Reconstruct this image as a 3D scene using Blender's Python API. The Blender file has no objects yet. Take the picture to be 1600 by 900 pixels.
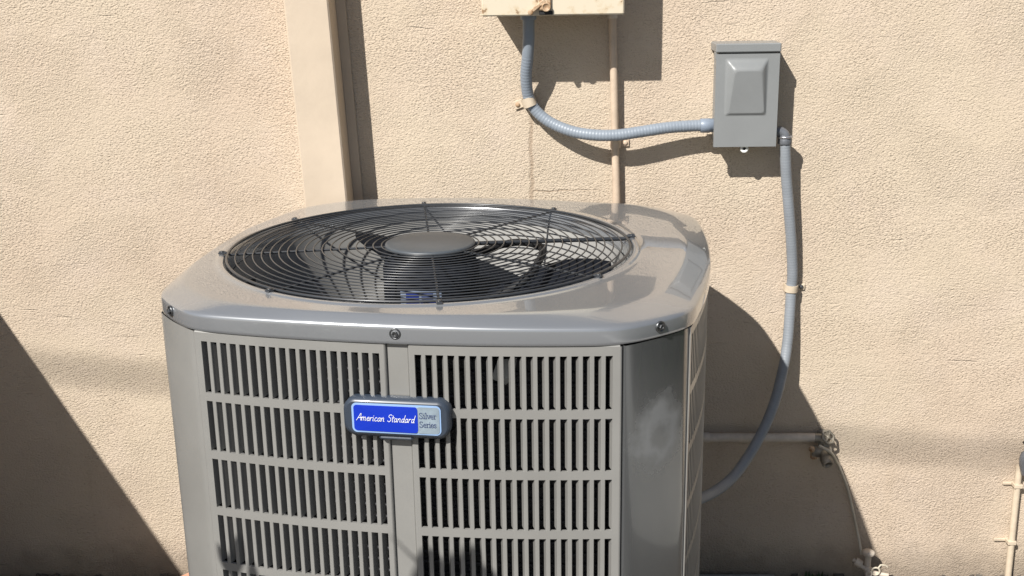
import bpy, math, random
from mathutils import Vector, Matrix, noise

random.seed(7)
R = math.radians
SC = bpy.context.scene
COL = SC.collection

# ------------------------------------------------------------------ camera
CAM = (0.145836, -2.28028, 1.30542)
PITCH, YAW, ROLL = 0.277873, -0.034164, -0.017251
FPX = 1792.35                                   # focal length in pixels of a 1600 px wide frame
cam_d = bpy.data.cameras.new('camera')
cam = bpy.data.objects.new('camera', cam_d)
COL.objects.link(cam)
F = Vector((math.sin(YAW)*math.cos(PITCH), math.cos(YAW)*math.cos(PITCH), -math.sin(PITCH)))
R0 = Vector((math.cos(YAW), -math.sin(YAW), 0))
U0 = R0.cross(F)
RV = R0*math.cos(ROLL) + U0*math.sin(ROLL)
UV = -R0*math.sin(ROLL) + U0*math.cos(ROLL)
cam.matrix_world = Matrix(((RV.x, UV.x, -F.x, CAM[0]), (RV.y, UV.y, -F.y, CAM[1]), (RV.z, UV.z, -F.z, CAM[2]), (0, 0, 0, 1)))
cam_d.sensor_width = 36
cam_d.lens = FPX/1600*36
cam_d.clip_start = 0.02
cam_d.clip_end = 2000
SC.camera = cam

# ------------------------------------------------------------------ light
SUN = Vector((0.65, 1.0, -1.05)).normalized()   # the way the light travels
to_sun = -SUN
sun_el = math.asin(to_sun.z)
sun_az = math.atan2(to_sun.x, to_sun.y)
sd = bpy.data.lights.new('sun', 'SUN')
sd.energy = 5.0
sd.angle = R(0.53)
sd.color = (1.0, 0.965, 0.91)
so = bpy.data.objects.new('sun', sd)
so.rotation_euler = SUN.to_track_quat('-Z', 'Y').to_euler()
so.location = (-4, -6, 6)
COL.objects.link(so)
W = bpy.data.worlds.new('World')
SC.world = W
W.use_nodes = True
nt = W.node_tree
bg = nt.nodes['Background']
sky = nt.nodes.new('ShaderNodeTexSky')
sky.sky_type = 'NISHITA'
sky.sun_disc = False
sky.sun_elevation = sun_el
sky.sun_rotation = sun_az
sky.air_density = 1.0
sky.dust_density = 1.2
nt.links.new(sky.outputs[0], bg.inputs[0])
bg.inputs[1].default_value = 0.05
SC.view_settings.view_transform = 'Standard'
SC.view_settings.look = 'None'
SC.view_settings.exposure = 0.47
SC.view_settings.gamma = 1


# ------------------------------------------------------------------ mesh helpers
class MB:
    def __init__(s):
        s.v, s.f, s.sm = [], [], []

    def add(s, vs, fs, smooth=False):
        o = len(s.v)
        s.v += [tuple(p) for p in vs]
        s.f += [tuple(i+o for i in f) for f in fs]
        s.sm += [smooth]*len(fs)
        return s

    def box(s, a, b, m=None):
        x0, y0, z0 = a
        x1, y1, z1 = b
        vs = [Vector(p) for p in ((x0, y0, z0), (x1, y0, z0), (x1, y1, z0), (x0, y1, z0), (x0, y0, z1), (x1, y0, z1), (x1, y1, z1), (x0, y1, z1))]
        if m: vs = [m @ p for p in vs]
        return s.add(vs, [(0, 3, 2, 1), (4, 5, 6, 7), (0, 1, 5, 4), (1, 2, 6, 5), (2, 3, 7, 6), (3, 0, 4, 7)])

    def bbox(s, a, b, r=0.002, m=None):
        """box with chamfered edges"""
        lo, hi = Vector(a), Vector(b)
        c = (lo+hi)/2
        h = (hi-lo)/2
        r = min(r, h.x*.9, h.y*.9, h.z*.9)
        vs, idx = [], {}
        for sx in (-1, 1):
            for sy in (-1, 1):
                for sz in (-1, 1):
                    for ax in range(3):
                        p = Vector((sx*(h.x-r), sy*(h.y-r), sz*(h.z-r)))
                        p[ax] = (sx, sy, sz)[ax]*h[ax]
                        idx[(sx, sy, sz, ax)] = len(vs)
                        vs.append(c+p)
        fs = []
        S = (-1, 1)
        for sg in S:
            for ax in range(3):
                o = [(a_, b_) for a_, b_ in ((-1, -1), (1, -1), (1, 1), (-1, 1))]
                q = []
                for a_, b_ in o:
                    k = [0, 0, 0]
                    k[ax] = sg
                    k[(ax+1) % 3] = a_
                    k[(ax+2) % 3] = b_
                    q.append(idx[(k[0], k[1], k[2], ax)])
                fs.append(q if sg > 0 else q[::-1])
        for ax in range(3):
            a1, a2 = (ax+1) % 3, (ax+2) % 3
            for s1 in S:
                for s2 in S:
                    q = []
                    for t, w in ((-1, a1), (1, a1), (1, a2), (-1, a2)):
                        k = [0, 0, 0]
                        k[ax] = t
                        k[a1] = s1
                        k[a2] = s2
                        q.append(idx[(k[0], k[1], k[2], w)])
                    fs.append(q if s1*s2 < 0 else q[::-1])
        for sx in S:
            for sy in S:
                for sz in S:
                    q = [idx[(sx, sy, sz, a_)] for a_ in range(3)]
                    fs.append(q if sx*sy*sz > 0 else q[::-1])
        if m: vs = [m @ p for p in vs]
        return s.add(vs, fs)

    def loft(s, rings, closed=True, cap0=False, cap1=False, smooth=True):
        n = len(rings[0])
        vs = [p for r in rings for p in r]
        fs = []
        for i in range(len(rings)-1):
            for j in range(n if closed else n-1):
                k = (j+1) % n
                fs.append((i*n+j, i*n+k, (i+1)*n+k, (i+1)*n+j))
        s.add(vs, fs, smooth)
        if cap0: s.add(rings[0], [tuple(range(n))[::-1]])
        if cap1: s.add(rings[-1], [tuple(range(n))])
        return s

    def tube(s, pts, rad, n=10, closed=False, caps=True):
        pts = [Vector(p) for p in pts]
        N = len(pts)
        rr = rad if callable(rad) else (lambda i: rad)
        def tan(i):
            a = pts[(i-1) % N] if (closed or i > 0) else pts[i]
            b = pts[(i+1) % N] if (closed or i < N-1) else pts[i]
            return (b-a).normalized()
        t = tan(0)
        up = Vector((0, 0, 1)) if abs(t.z) < .9 else Vector((1, 0, 0))
        nrm = (up - t*up.dot(t)).normalized()
        rings = []
        for i in range(N):
            t = tan(i)
            nrm = (nrm - t*nrm.dot(t)).normalized()
            b = t.cross(nrm)
            r = rr(i)
            rings.append([pts[i] + (nrm*math.cos(2*math.pi*k/n) + b*math.sin(2*math.pi*k/n))*r for k in range(n)])
        if closed: rings.append(rings[0])
        return s.loft(rings, True, caps and not closed, caps and not closed)

    def lathe(s, prof, m=None, n=24, smooth=True):
        """profile of (radius, height) round local Z"""
        m = m or Matrix()
        rings = [[m @ Vector((r*math.cos(2*math.pi*k/n), r*math.sin(2*math.pi*k/n), h)) for k in range(n)] for r, h in prof]
        return s.loft(rings, True, prof[0][0] > 1e-6, prof[-1][0] > 1e-6, smooth)

    def build(s, name, mat, parent=None, auto=None):
        me = bpy.data.meshes.new(name)
        me.from_pydata(s.v, [], s.f)
        me.materials.append(mat)
        me.polygons.foreach_set('use_smooth', s.sm)
        if auto:
            me.polygons.foreach_set('use_smooth', [True]*len(me.polygons))
            me.set_sharp_from_angle(angle=R(auto))
        me.update()
        o = bpy.data.objects.new(name, me)
        COL.objects.link(o)
        if parent: o.parent = parent
        return o


def axis(p, d):
    """matrix with local Z along d at p"""
    q = Vector(d).normalized().to_track_quat('Z', 'Y')
    return Matrix.Translation(Vector(p)) @ q.to_matrix().to_4x4()


def spline(P, step):
    """Catmull-Rom through P, evenly spaced"""
    P = [Vector(p) for p in P]
    Q = [P[0]*2-P[1]] + P + [P[-1]*2-P[-2]]
    out = []
    for i in range(1, len(Q)-2):
        a, b, c, d = Q[i-1:i+3]
        for k in range(60):
            t = k/60
            out.append(.5*((2*b) + (c-a)*t + (2*a-5*b+4*c-d)*t*t + (3*b-a-3*c+d)*t**3))
    out.append(P[-1])
    res, acc = [out[0]], 0
    for a, b in zip(out, out[1:]):
        L = (b-a).length
        while acc+L >= step:
            t = (step-acc)/L
            a = a.lerp(b, t)
            res.append(a)
            L = (b-a).length
            acc = 0
        acc += L
    res.append(out[-1])
    return res


def tag(o, label=None, cat=None, group=None, kind=None):
    if label: o['label'] = label
    if cat: o['category'] = cat
    if group: o['group'] = group
    if kind: o['kind'] = kind
    return o


def empty(name, loc, rz=0, label=None, cat=None, group=None):
    o = bpy.data.objects.new(name, None)
    o.location = loc
    o.rotation_euler = (0, 0, rz)
    o.empty_display_size = .05
    COL.objects.link(o)
    return tag(o, label, cat, group)


# ------------------------------------------------------------------ materials
def mat(name, col, rough=.5, metal=0, coat=0, coat_rough=.05, var=.0, var_scale=8, var_col=None, bump=0, bump_scale=200, bump_dist=.001, rough_var=0, spec=.5):
    m = bpy.data.materials.new(name)
    m.use_nodes = True
    t = m.node_tree
    b = t.nodes['Principled BSDF']
    b.inputs['Base Color'].default_value = (*col, 1)
    b.inputs['Roughness'].default_value = rough
    b.inputs['Metallic'].default_value = metal
    b.inputs['Coat Weight'].default_value = coat
    b.inputs['Coat Roughness'].default_value = coat_rough
    b.inputs['Specular IOR Level'].default_value = spec
    tc = t.nodes.new('ShaderNodeTexCoord')
    if var or var_col:
        n = t.nodes.new('ShaderNodeTexNoise')
        n.inputs['Scale'].default_value = var_scale
        n.inputs['Detail'].default_value = 6
        n.inputs['Roughness'].default_value = .62
        t.links.new(tc.outputs['Object'], n.inputs['Vector'])
        cr = t.nodes.new('ShaderNodeValToRGB')
        cr.color_ramp.elements[0].position = .35
        cr.color_ramp.elements[1].position = .68
        a = var_col or tuple(c*(1-var) for c in col)
        cr.color_ramp.elements[0].color = (*a, 1)
        cr.color_ramp.elements[1].color = (*(tuple(min(1, c*(1+var)) for c in col)), 1)
        t.links.new(n.outputs['Fac'], cr.inputs[0])
        t.links.new(cr.outputs[0], b.inputs['Base Color'])
        if rough_var:
            mr = t.nodes.new('ShaderNodeMapRange')
            mr.inputs['To Min'].default_value = max(.02, rough-rough_var)
            mr.inputs['To Max'].default_value = min(1, rough+rough_var)
            mr.inputs['From Min'].default_value = .3
            mr.inputs['From Max'].default_value = .7
            t.links.new(n.outputs['Fac'], mr.inputs['Value'])
            t.links.new(mr.outputs[0], b.inputs['Roughness'])
    if bump:
        n2 = t.nodes.new('ShaderNodeTexNoise')
        n2.inputs['Scale'].default_value = bump_scale
        n2.inputs['Detail'].default_value = 4
        t.links.new(tc.outputs['Object'], n2.inputs['Vector'])
        bp = t.nodes.new('ShaderNodeBump')
        bp.inputs['Strength'].default_value = bump
        bp.inputs['Distance'].default_value = bump_dist
        t.links.new(n2.outputs['Fac'], bp.inputs['Height'])
        t.links.new(bp.outputs[0], b.inputs['Normal'])
    return m


class NB:
    """short-hand for building node graphs"""
    def __init__(s, m):
        s.t = m.node_tree
        s.bsdf = s.t.nodes['Principled BSDF']

    def node(s, kind, **kw):
        n = s.t.nodes.new(kind)
        for k, v in kw.items():
            if hasattr(n, k): setattr(n, k, v)
            else: n.inputs[k.replace('_', ' ')].default_value = v
        return n

    def link(s, a, b): s.t.links.new(a, b)

    def math(s, op, a, b=None, c=None, clamp=False):
        n = s.t.nodes.new('ShaderNodeMath')
        n.operation = op
        n.use_clamp = clamp
        for i, x in enumerate((a, b, c)):
            if x is None: continue
            if isinstance(x, (int, float)): n.inputs[i].default_value = x
            else: s.link(x, n.inputs[i])
        return n.outputs[0]

    def ramp(s, x, a, b, lo=0.0, hi=1.0):
        n = s.t.nodes.new('ShaderNodeMapRange')
        n.interpolation_type = 'SMOOTHSTEP'
        n.inputs['From Min'].default_value = a
        n.inputs['From Max'].default_value = b
        n.inputs['To Min'].default_value = lo
        n.inputs['To Max'].default_value = hi
        s.link(x, n.inputs['Value'])
        return n.outputs[0]

    def mix(s, fac, a, b, mode='MIX'):
        n = s.t.nodes.new('ShaderNodeMix')
        n.data_type = 'RGBA'
        n.blend_type = mode
        for k, x in ((0, fac), (6, a), (7, b)):
            if isinstance(x, (int, float)): n.inputs[k].default_value = x
            elif isinstance(x, tuple): n.inputs[k].default_value = (*x, 1)
            else: s.link(x, n.inputs[k])
        return n.outputs[2]


def stucco_material():
    m = bpy.data.materials.new('stucco')
    m.use_nodes = True
    g = NB(m)
    g.bsdf.inputs['Roughness'].default_value = .85
    g.bsdf.inputs['Specular IOR Level'].default_value = .25
    tc = g.node('ShaderNodeTexCoord')
    co = tc.outputs['Object']
    sp = g.node('ShaderNodeSeparateXYZ')
    g.link(co, sp.inputs[0])
    X, Z = sp.outputs[0], sp.outputs[2]
    # broad colour drift: pinkish, sandy and yellowish patches of old paint
    n1 = g.node('ShaderNodeTexNoise', Scale=1.7, Detail=5, Roughness=.6)
    g.link(co, n1.inputs['Vector'])
    n2 = g.node('ShaderNodeTexNoise', Scale=9, Detail=6, Roughness=.65)
    g.link(co, n2.inputs['Vector'])
    c = g.mix(g.ramp(n1.outputs[0], .38, .64), WALL_A, WALL_B)
    c = g.mix(g.ramp(n2.outputs[0], .45, .75, 0, .55), c, WALL_C)
    # dirt splashed on the foot of the wall
    n3 = g.node('ShaderNodeTexNoise', Scale=22, Detail=5, Roughness=.6)
    g.link(co, n3.inputs['Vector'])
    foot = g.math('MULTIPLY_ADD', n3.outputs[0], .10, g.math('MULTIPLY', Z, -1.0))
    c = g.mix(g.ramp(foot, -.045, .06, 0, .55), c, (.16, .13, .10))
    # hairline crack: down from the conduit strap, then across
    nd = g.node('ShaderNodeTexNoise', Scale=30, Detail=4)
    g.link(co, nd.inputs['Vector'])
    wob = g.math('MULTIPLY', g.math('SUBTRACT', nd.outputs[0], .5), .012)
    dv = g.math('ABSOLUTE', g.math('SUBTRACT', g.math('ADD', X, wob), .1118))
    vm = g.math('MULTIPLY', g.ramp(dv, .0008, .0065, 1, 0), g.math('MULTIPLY', g.ramp(Z, .5, .6), g.ramp(Z, 1.0, 1.02, 1, 0)))
    dh = g.math('ABSOLUTE', g.math('SUBTRACT', g.math('ADD', Z, wob), .8585))
    hm = g.math('MULTIPLY', g.ramp(dh, .0004, .0018, 1, 0), g.math('MULTIPLY', g.ramp(X, .10, .115), g.ramp(X, .15, .28, 1, 0)))
    ck = g.math('MAXIMUM', g.math('MULTIPLY', vm, .55), g.math('MULTIPLY', hm, .7))
    c = g.mix(g.math('MULTIPLY', ck, .75), c, (.20, .12, .065))
    # trowelled texture: short wrinkles leaning up to the right
    mp = g.node('ShaderNodeMapping')
    mp.inputs['Rotation'].default_value = (0, R(32), 0)
    mp.inputs['Scale'].default_value = (.6, 1, 1.0)
    g.link(co, mp.inputs['Vector'])
    na = g.node('ShaderNodeTexNoise', Scale=335, Detail=2.5, Roughness=.55, Distortion=.35)
    g.link(mp.outputs[0], na.inputs['Vector'])
    nb = g.node('ShaderNodeTexNoise', Scale=120, Detail=2, Roughness=.6, Distortion=.3)
    g.link(mp.outputs[0], nb.inputs['Vector'])
    nc = g.node('ShaderNodeTexNoise', Scale=14, Detail=2)
    g.link(co, nc.inputs['Vector'])
    mp2 = g.node('ShaderNodeMapping')
    mp2.inputs['Rotation'].default_value = (0, R(-14), 0)
    mp2.inputs['Scale'].default_value = (.7, 1, 1.0)
    g.link(co, mp2.inputs['Vector'])
    na2 = g.node('ShaderNodeTexNoise', Scale=300, Detail=2.5, Roughness=.6, Distortion=.5)
    g.link(mp2.outputs[0], na2.inputs['Vector'])
    zone = g.node('ShaderNodeTexNoise', Scale=3.2, Detail=3, Roughness=.55)
    g.link(co, zone.inputs['Vector'])
    amp = g.ramp(zone.outputs[0], .33, .66, .74, 1.15)
    zone2 = g.node('ShaderNodeTexNoise', Scale=5.1, Detail=2)
    g.link(mp2.outputs[0], zone2.inputs['Vector'])
    grain = g.node('ShaderNodeMix')
    g.link(g.ramp(zone2.outputs[0], .42, .58), grain.inputs[0])
    g.link(na.outputs[0], grain.inputs[2])
    g.link(na2.outputs[0], grain.inputs[3])
    gr = grain.outputs[0]
    # long scratches left by the trowel
    mp3 = g.node('ShaderNodeMapping')
    mp3.inputs['Rotation'].default_value = (0, R(38), 0)
    mp3.inputs['Scale'].default_value = (.09, 1, 1)
    g.link(co, mp3.inputs['Vector'])
    sc_ = g.node('ShaderNodeTexNoise', Scale=120, Detail=2, Distortion=.25)
    g.link(mp3.outputs[0], sc_.inputs['Vector'])
    zone3 = g.node('ShaderNodeTexNoise', Scale=4.3, Detail=2)
    g.link(co, zone3.inputs['Vector'])
    scr = g.math('MULTIPLY', g.ramp(sc_.outputs[0], .66, .74), g.ramp(zone3.outputs[0], .5, .62))
    # faint runs where rain has carried dirt down
    mp4 = g.node('ShaderNodeMapping')
    mp4.inputs['Scale'].default_value = (1, 1, .06)
    g.link(co, mp4.inputs['Vector'])
    dr_ = g.node('ShaderNodeTexNoise', Scale=26, Detail=4, Roughness=.6)
    g.link(mp4.outputs[0], dr_.inputs['Vector'])
    c = g.mix(g.math('MULTIPLY', g.ramp(dr_.outputs[0], .56, .72, 0, .18), g.ramp(zone.outputs[0], .4, .6)), c, (.40, .31, .215))
    c = g.mix(g.ramp(zone3.outputs[0], .52, .72, 0, .24), c, (.58, .49, .41))
    ridge = g.math('SUBTRACT', 1.0, g.math('ABSOLUTE', g.math('MULTIPLY_ADD', na.outputs[0], 4.0, -2.0)))
    h = g.math('ADD', g.math('MULTIPLY', gr, 1.15), g.math('MULTIPLY', ridge, .16))
    h = g.math('ADD', h, g.math('MULTIPLY', nb.outputs[0], .45))
    h = g.math('MULTIPLY', h, amp)
    h = g.math('SUBTRACT', h, g.math('MULTIPLY', scr, .5))
    h = g.math('ADD', h, g.math('MULTIPLY', nc.outputs[0], .5))
    h = g.math('SUBTRACT', h, g.math('MULTIPLY', ck, .35))
    bp = g.node('ShaderNodeBump')
    bp.inputs['Strength'].default_value = 1
    bp.inputs['Distance'].default_value = STUCCO_RELIEF
    g.link(h, bp.inputs['Height'])
    g.link(bp.outputs[0], g.bsdf.inputs['Normal'])
    # low spots of the grain take a darker brown
    c = g.mix(g.ramp(gr, .25, .45, .35, 0), c, (.30, .21, .135))
    g.link(c, g.bsdf.inputs['Base Color'])
    return m


WALL_A = (.54, .453, .348)
WALL_B = (.527, .428, .332)
WALL_C = (.565, .468, .380)
STUCCO_RELIEF = .0034
M = {}
M['stucco'] = stucco_material()
M['smooth_paint'] = mat('smooth_beige_paint', (.53, .437, .336), .55, var=.06, var_scale=7, bump=.25, bump_scale=60, bump_dist=.0015)
M['pipe_paint'] = mat('pipe_beige_paint', (.52, .41, .31), .5, var=.10, var_scale=30, bump=.3, bump_scale=150, bump_dist=.0008)
M['pipe_grey'] = mat('dusty_pipe_paint', (.56, .49, .41), .6, var=.14, var_scale=40, bump=.5, bump_scale=120, bump_dist=.001)
M['unit'] = mat('unit_grey_enamel', (.286, .282, .268), .40, metal=.25, coat=.3, coat_rough=.12, var=.05, var_scale=7, rough_var=.05, spec=.5)
M['cap'] = mat('cover_gloss_enamel', (.30, .312, .328), .25, metal=.52, coat=1.0, coat_rough=.02, var=.02, var_scale=4)
M['coil'] = mat('coil_dark', (.022, .023, .026), .6, var=.4, var_scale=60, bump=.8, bump_scale=500, bump_dist=.002)
M['tube'] = mat('coil_tube', (.03, .03, .034), .6, metal=.3, var=.3, var_scale=90)
M['black'] = mat('black_wire_coating', (.032, .035, .04), .36, coat=.2, coat_rough=.2)
M['hub'] = mat('hub_plastic', (.06, .07, .08), .45, var=.1, var_scale=20, bump=.1, bump_scale=300, bump_dist=.0004)
M['blade'] = mat('fan_blade_paint', (.011, .013, .018), .8, spec=.06)
M['steel'] = mat('screw_steel', (.16, .165, .17), .35, metal=.9)
M['badge'] = mat('badge_slate_plastic', (.034, .045, .064), .4, coat=.12, coat_rough=.1)
M['badge_blue'] = mat('badge_blue_print', (.003, .028, .40), .42)
M['badge_pale'] = mat('badge_pale_blue', (.25, .38, .60), .45)
M['badge_silver'] = mat('badge_silver_print', (.25, .31, .36), .42, metal=.1, var=.14, var_scale=70)
M['sticker_pale'] = mat('sticker_pale', (.17, .21, .29), .5)
M['sticker_print'] = mat('sticker_print', (.01, .025, .16), .5)
M['white'] = mat('white_print', (.85, .87, .92), .5)
M['ink'] = mat('navy_ink', (.05, .07, .16), .5)
M['box'] = mat('box_grey_enamel', (.205, .213, .215), .42, coat=.15, coat_rough=.15, var=.04, var_scale=12, bump=.1, bump_scale=90, bump_dist=.0006)
M['flex'] = mat('conduit_grey_pvc', (.225, .258, .30), .42, var=.06, var_scale=25, spec=.4)
M['flex2'] = mat('conduit_faded_pvc', (.225, .245, .27), .42, var=.07, var_scale=25, spec=.4)
M['fitting'] = mat('fitting_grey_plastic', (.21, .25, .31), .4, var=.08, var_scale=40)
M['chrome'] = mat('fitting_metal', (.45, .45, .47), .28, metal=.8)
M['concrete'] = mat('pad_concrete', (.34, .33, .31), .85, var=.16, var_scale=14, bump=.6, bump_scale=120, bump_dist=.0025)
M['added_paving'] = mat('added_paving_concrete', (.42, .41, .385), .85, var=.12, var_scale=3, bump=.5, bump_scale=90, bump_dist=.002)
M['soil'] = mat('soil', (.095, .085, .075), .95, var=.35, var_scale=5, bump=1, bump_scale=38, bump_dist=.012)
M['brick'] = mat('brick_clay', (.48, .24, .16), .85, var=.2, var_scale=30, bump=.5, bump_scale=140, bump_dist=.002)
M['leaf'] = mat('leaf_green', (.06, .115, .035), .5, var=.3, var_scale=9)
M['stem'] = mat('stem_brown', (.10, .085, .05), .7, var=.3, var_scale=30)
M['weed'] = mat('weed_green', (.05, .085, .035), .6, var=.3, var_scale=40)
M['cable'] = mat('cable_sheath', (.50, .45, .36), .5, var=.1, var_scale=30)
M['brass'] = mat('weathered_brass', (.30, .27, .22), .5, metal=.35, var=.4, var_scale=45, bump=.5, bump_scale=160, bump_dist=.001)
M['grey_metal'] = mat('grey_cast_metal', (.16, .17, .19), .45, metal=.3, var=.2, var_scale=50)
M['dark'] = mat('dark_rubber', (.012, .012, .013), .7)
M['rust'] = mat('rusty_latch', (.46, .36, .25), .6, metal=.1, var=.2, var_scale=110, var_col=(.27, .14, .06), bump=.5, bump_scale=200, bump_dist=.001)
M['strap'] = mat('strap_painted_beige', (.55, .46, .35), .55, var=.1, var_scale=50)


def rusty_panel():
    m = mat('panel_cream_paint', (.64, .55, .40), .45, bump=.15, bump_scale=50, bump_dist=.001)
    g = NB(m)
    tc = g.node('ShaderNodeTexCoord')
    n = g.node('ShaderNodeTexNoise', Scale=55, Detail=5, Roughness=.6)
    g.link(tc.outputs['Object'], n.inputs['Vector'])
    n2 = g.node('ShaderNodeTexNoise', Scale=9, Detail=3)
    g.link(tc.outputs['Object'], n2.inputs['Vector'])
    sp = g.node('ShaderNodeSeparateXYZ')
    g.link(tc.outputs['Object'], sp.inputs[0])
    edge = g.ramp(sp.outputs[2], .0, .05, .16, 0)
    f = g.math('ADD', n.outputs[0], g.math('ADD', edge, g.math('MULTIPLY_ADD', n2.outputs[0], .25, -.125)))
    c = g.mix(g.ramp(f, .64, .78, 0, .45), (.60, .53, .41), (.50, .37, .21))
    c = g.mix(g.ramp(f, .76, .82, 0, .8), c, (.20, .105, .05))
    g.link(c, g.bsdf.inputs['Base Color'])
    return m


M['panel'] = rusty_panel()


def post_with_reflection():
    """darker enamel with a blurred bright reflection, dim at its core, painted in"""
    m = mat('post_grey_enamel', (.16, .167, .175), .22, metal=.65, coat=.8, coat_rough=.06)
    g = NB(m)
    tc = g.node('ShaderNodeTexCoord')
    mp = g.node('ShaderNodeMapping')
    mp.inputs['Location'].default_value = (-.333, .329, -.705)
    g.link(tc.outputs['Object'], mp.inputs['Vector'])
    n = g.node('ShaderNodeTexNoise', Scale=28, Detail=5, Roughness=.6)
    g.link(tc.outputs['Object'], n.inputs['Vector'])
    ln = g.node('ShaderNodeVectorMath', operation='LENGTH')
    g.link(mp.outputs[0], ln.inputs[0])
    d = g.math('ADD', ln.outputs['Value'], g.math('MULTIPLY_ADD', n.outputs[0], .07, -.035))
    refl_mask = g.math('MULTIPLY', g.ramp(d, .018, .062, 1, 0), g.ramp(d, .004, .030, .35, 1))
    c = g.mix(g.math('MULTIPLY', refl_mask, .42), (.16, .167, .172), (.38, .385, .385))  # pale cloud is a yard reflection painted into the base colour
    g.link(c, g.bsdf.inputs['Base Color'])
    g.link(g.math('MULTIPLY_ADD', refl_mask, -.5, .65), g.bsdf.inputs['Metallic'])
    g.link(g.math('MULTIPLY_ADD', refl_mask, -.6, .8), g.bsdf.inputs['Coat Weight'])
    g.link(g.math('MULTIPLY_ADD', refl_mask, .35, .22), g.bsdf.inputs['Roughness'])
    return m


M['post_reflection'] = post_with_reflection()

# ------------------------------------------------------------------ the setting
g = MB()
g.add([(-300, -300, -.014), (300, -300, -.014), (300, 300, -.014), (-300, 300, -.014)], [(0, 1, 2, 3)])
tag(g.build('ground', M['soil']), kind='structure')

w = MB()
w.box((-7, 0, -.3), (7, .2, 1.78))
wall = w.build('stucco_wall', M['stucco'])
tag(wall, 'long beige stucco wall with rough trowelled texture behind the air conditioner', 'wall')
w = MB()
w.bbox((-7.02, -.03, 1.78), (7.02, .23, 1.83), .008)
w.build('coping', M['smooth_paint'], wall)

# square painted post against the wall
po = MB()
L = .0375                                         # leans a little out of plumb
sh = Matrix(((1, 0, -L, 0), (0, 1, 0, 0), (0, 0, 1, 0), (0, 0, 0, 1)))
po.bbox((-.302, -.082, -.02), (-.2175, -.0015, 1.775), .003, sh)
post = po.build('wall_post', M['smooth_paint'])
tag(post, 'smooth beige square post running up the stucco wall left of the electrical boxes', 'post')
po = MB()
po.box((-.2172, -.008, -.02), (-.199, -.0015, 1.775), sh)
po.build('trim_strip', M['smooth_paint'], post)

# ------------------------------------------------------------------ air conditioner
UW, UD, UC, UB = .3695, .370, .084, .025
ZB = .8390                                        # underside of the cover's skirt
FU, FV, FR = -.0379, -.0282, .3131                # fan opening
USX = UW-UC
ULOC, UROT = (0, -.50814, 0), -.12765


def bow(u): return UD + UB*(1-(u/USX)**2)


def unit_outline(off, n=26, round_=0.010):
    """plan of the casing: four bowed sides and four cut corners"""
    pts = []
    for k in range(4):
        ca, sa = math.cos(k*math.pi/2), math.sin(k*math.pi/2)
        for i in range(n+1):
            u = -USX + 2*USX*i/n
            v = -bow(u)
            pts.append(Vector((u*ca - v*sa, u*sa + v*ca)))
        a = Vector((USX, -UD))
        b = Vector((UW, -UD+UC))
        for i in range(1, 8):
            p = a.lerp(b, i/8)
            q = p + Vector((1, -1)).normalized()*.004*math.sin(math.pi*i/8)
            pts.append(Vector((q.x*ca - q.y*sa, q.x*sa + q.y*ca)))
    # even spacing, then soften the corners
    N = len(pts)
    seg = [(pts[(i+1) % N]-pts[i]).length for i in range(N)]
    T = sum(seg)
    K = 320
    res, j, acc = [], 0, 0
    for k in range(K):
        s_ = T*k/K
        while acc+seg[j] < s_:
            acc += seg[j]
            j += 1
        res.append(pts[j].lerp(pts[(j+1) % N], (s_-acc)/seg[j]))
    for _ in range(int(round_*1000)):
        res = [(res[i-1] + res[i]*2 + res[(i+1) % K])/4 for i in range(K)]
    out = []
    for i in range(K):
        t = (res[(i+1) % K]-res[i-1]).normalized()
        out.append(res[i] + Vector((t.y, -t.x))*off)
    return out


ac = empty('air_conditioner', ULOC, UROT, 'large grey outdoor air conditioner with round fan grille, louvred sides and blue badge', 'air conditioner')

# cover: opening, raised lip, gently falling deck, rounded shoulder, skirt
OUT = unit_outline(.0030)
cen = Vector((FU, FV))
rings = []


def circ(r, z): rings.append([Vector((*(cen + (o-cen).normalized()*r), z)) for o in OUT])


for r, z in ((FR-.004, .835), (FR-.0035, .845), (FR-.003, .858), (FR, .870), (FR+.003, .8752), (FR+.007, .8775), (FR+.011, .8775), (FR+.0135, .8768), (FR+.0150, .8755), (FR+.0165, .8749)):
    circ(r, z)
R1 = FR+.0165


def deck(i, t):
    """point between the lip (t=0) and the crease (t=1)"""
    o = OUT[i]
    d = (o-cen).length - R1
    ins = min(.058, max(.018, .40*d))
    dr = (o-cen).normalized()
    return cen + dr*(R1 + (d-ins)*t), dr, ins


for t in (.15, .4, .7, .93):
    rings.append([Vector((*deck(i, t)[0], max(.8744, .8749-.0008*t))) for i in range(len(OUT))])
for t, z in ((0, .8742), (.1, .8738), (.22, .8727), (.4, .8705), (.6, .8680), (.8, .8652), (.90, .8635), (.955, .8620), (.985, .8602), (1, .8575)):
    row = []
    for i in range(len(OUT)):
        p, dr, ins = deck(i, 1)
        row.append(Vector((*(p + dr*ins*t), z)))
    rings.append(row)
for off, z in ((0, .8435), (0, ZB+.0012), (-.001, ZB), (-.006, ZB)):
    o2 = unit_outline(.0030+off) if off else OUT
    rings.append([Vector((*p, z)) for p in o2])
cv = MB()
cv.loft([r[::-1] for r in rings][::-1])
cv.build('top_cover', M['cap'], ac)

# sheet-metal shroud below the opening
sr = MB()
sr.loft([[Vector((FU+(FR-d_)*math.cos(2*math.pi*k/96), FV+(FR-d_)*math.sin(2*math.pi*k/96), z)) for k in range(96)][::-1] for d_, z in ((.012, .66), (.010, .70), (.008, .78), (.0045, .848))])
sr.build('fan_shroud', mat('shroud_grey_enamel', (.34, .335, .32), .45, coat=.1, var=.03), ac)

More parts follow.
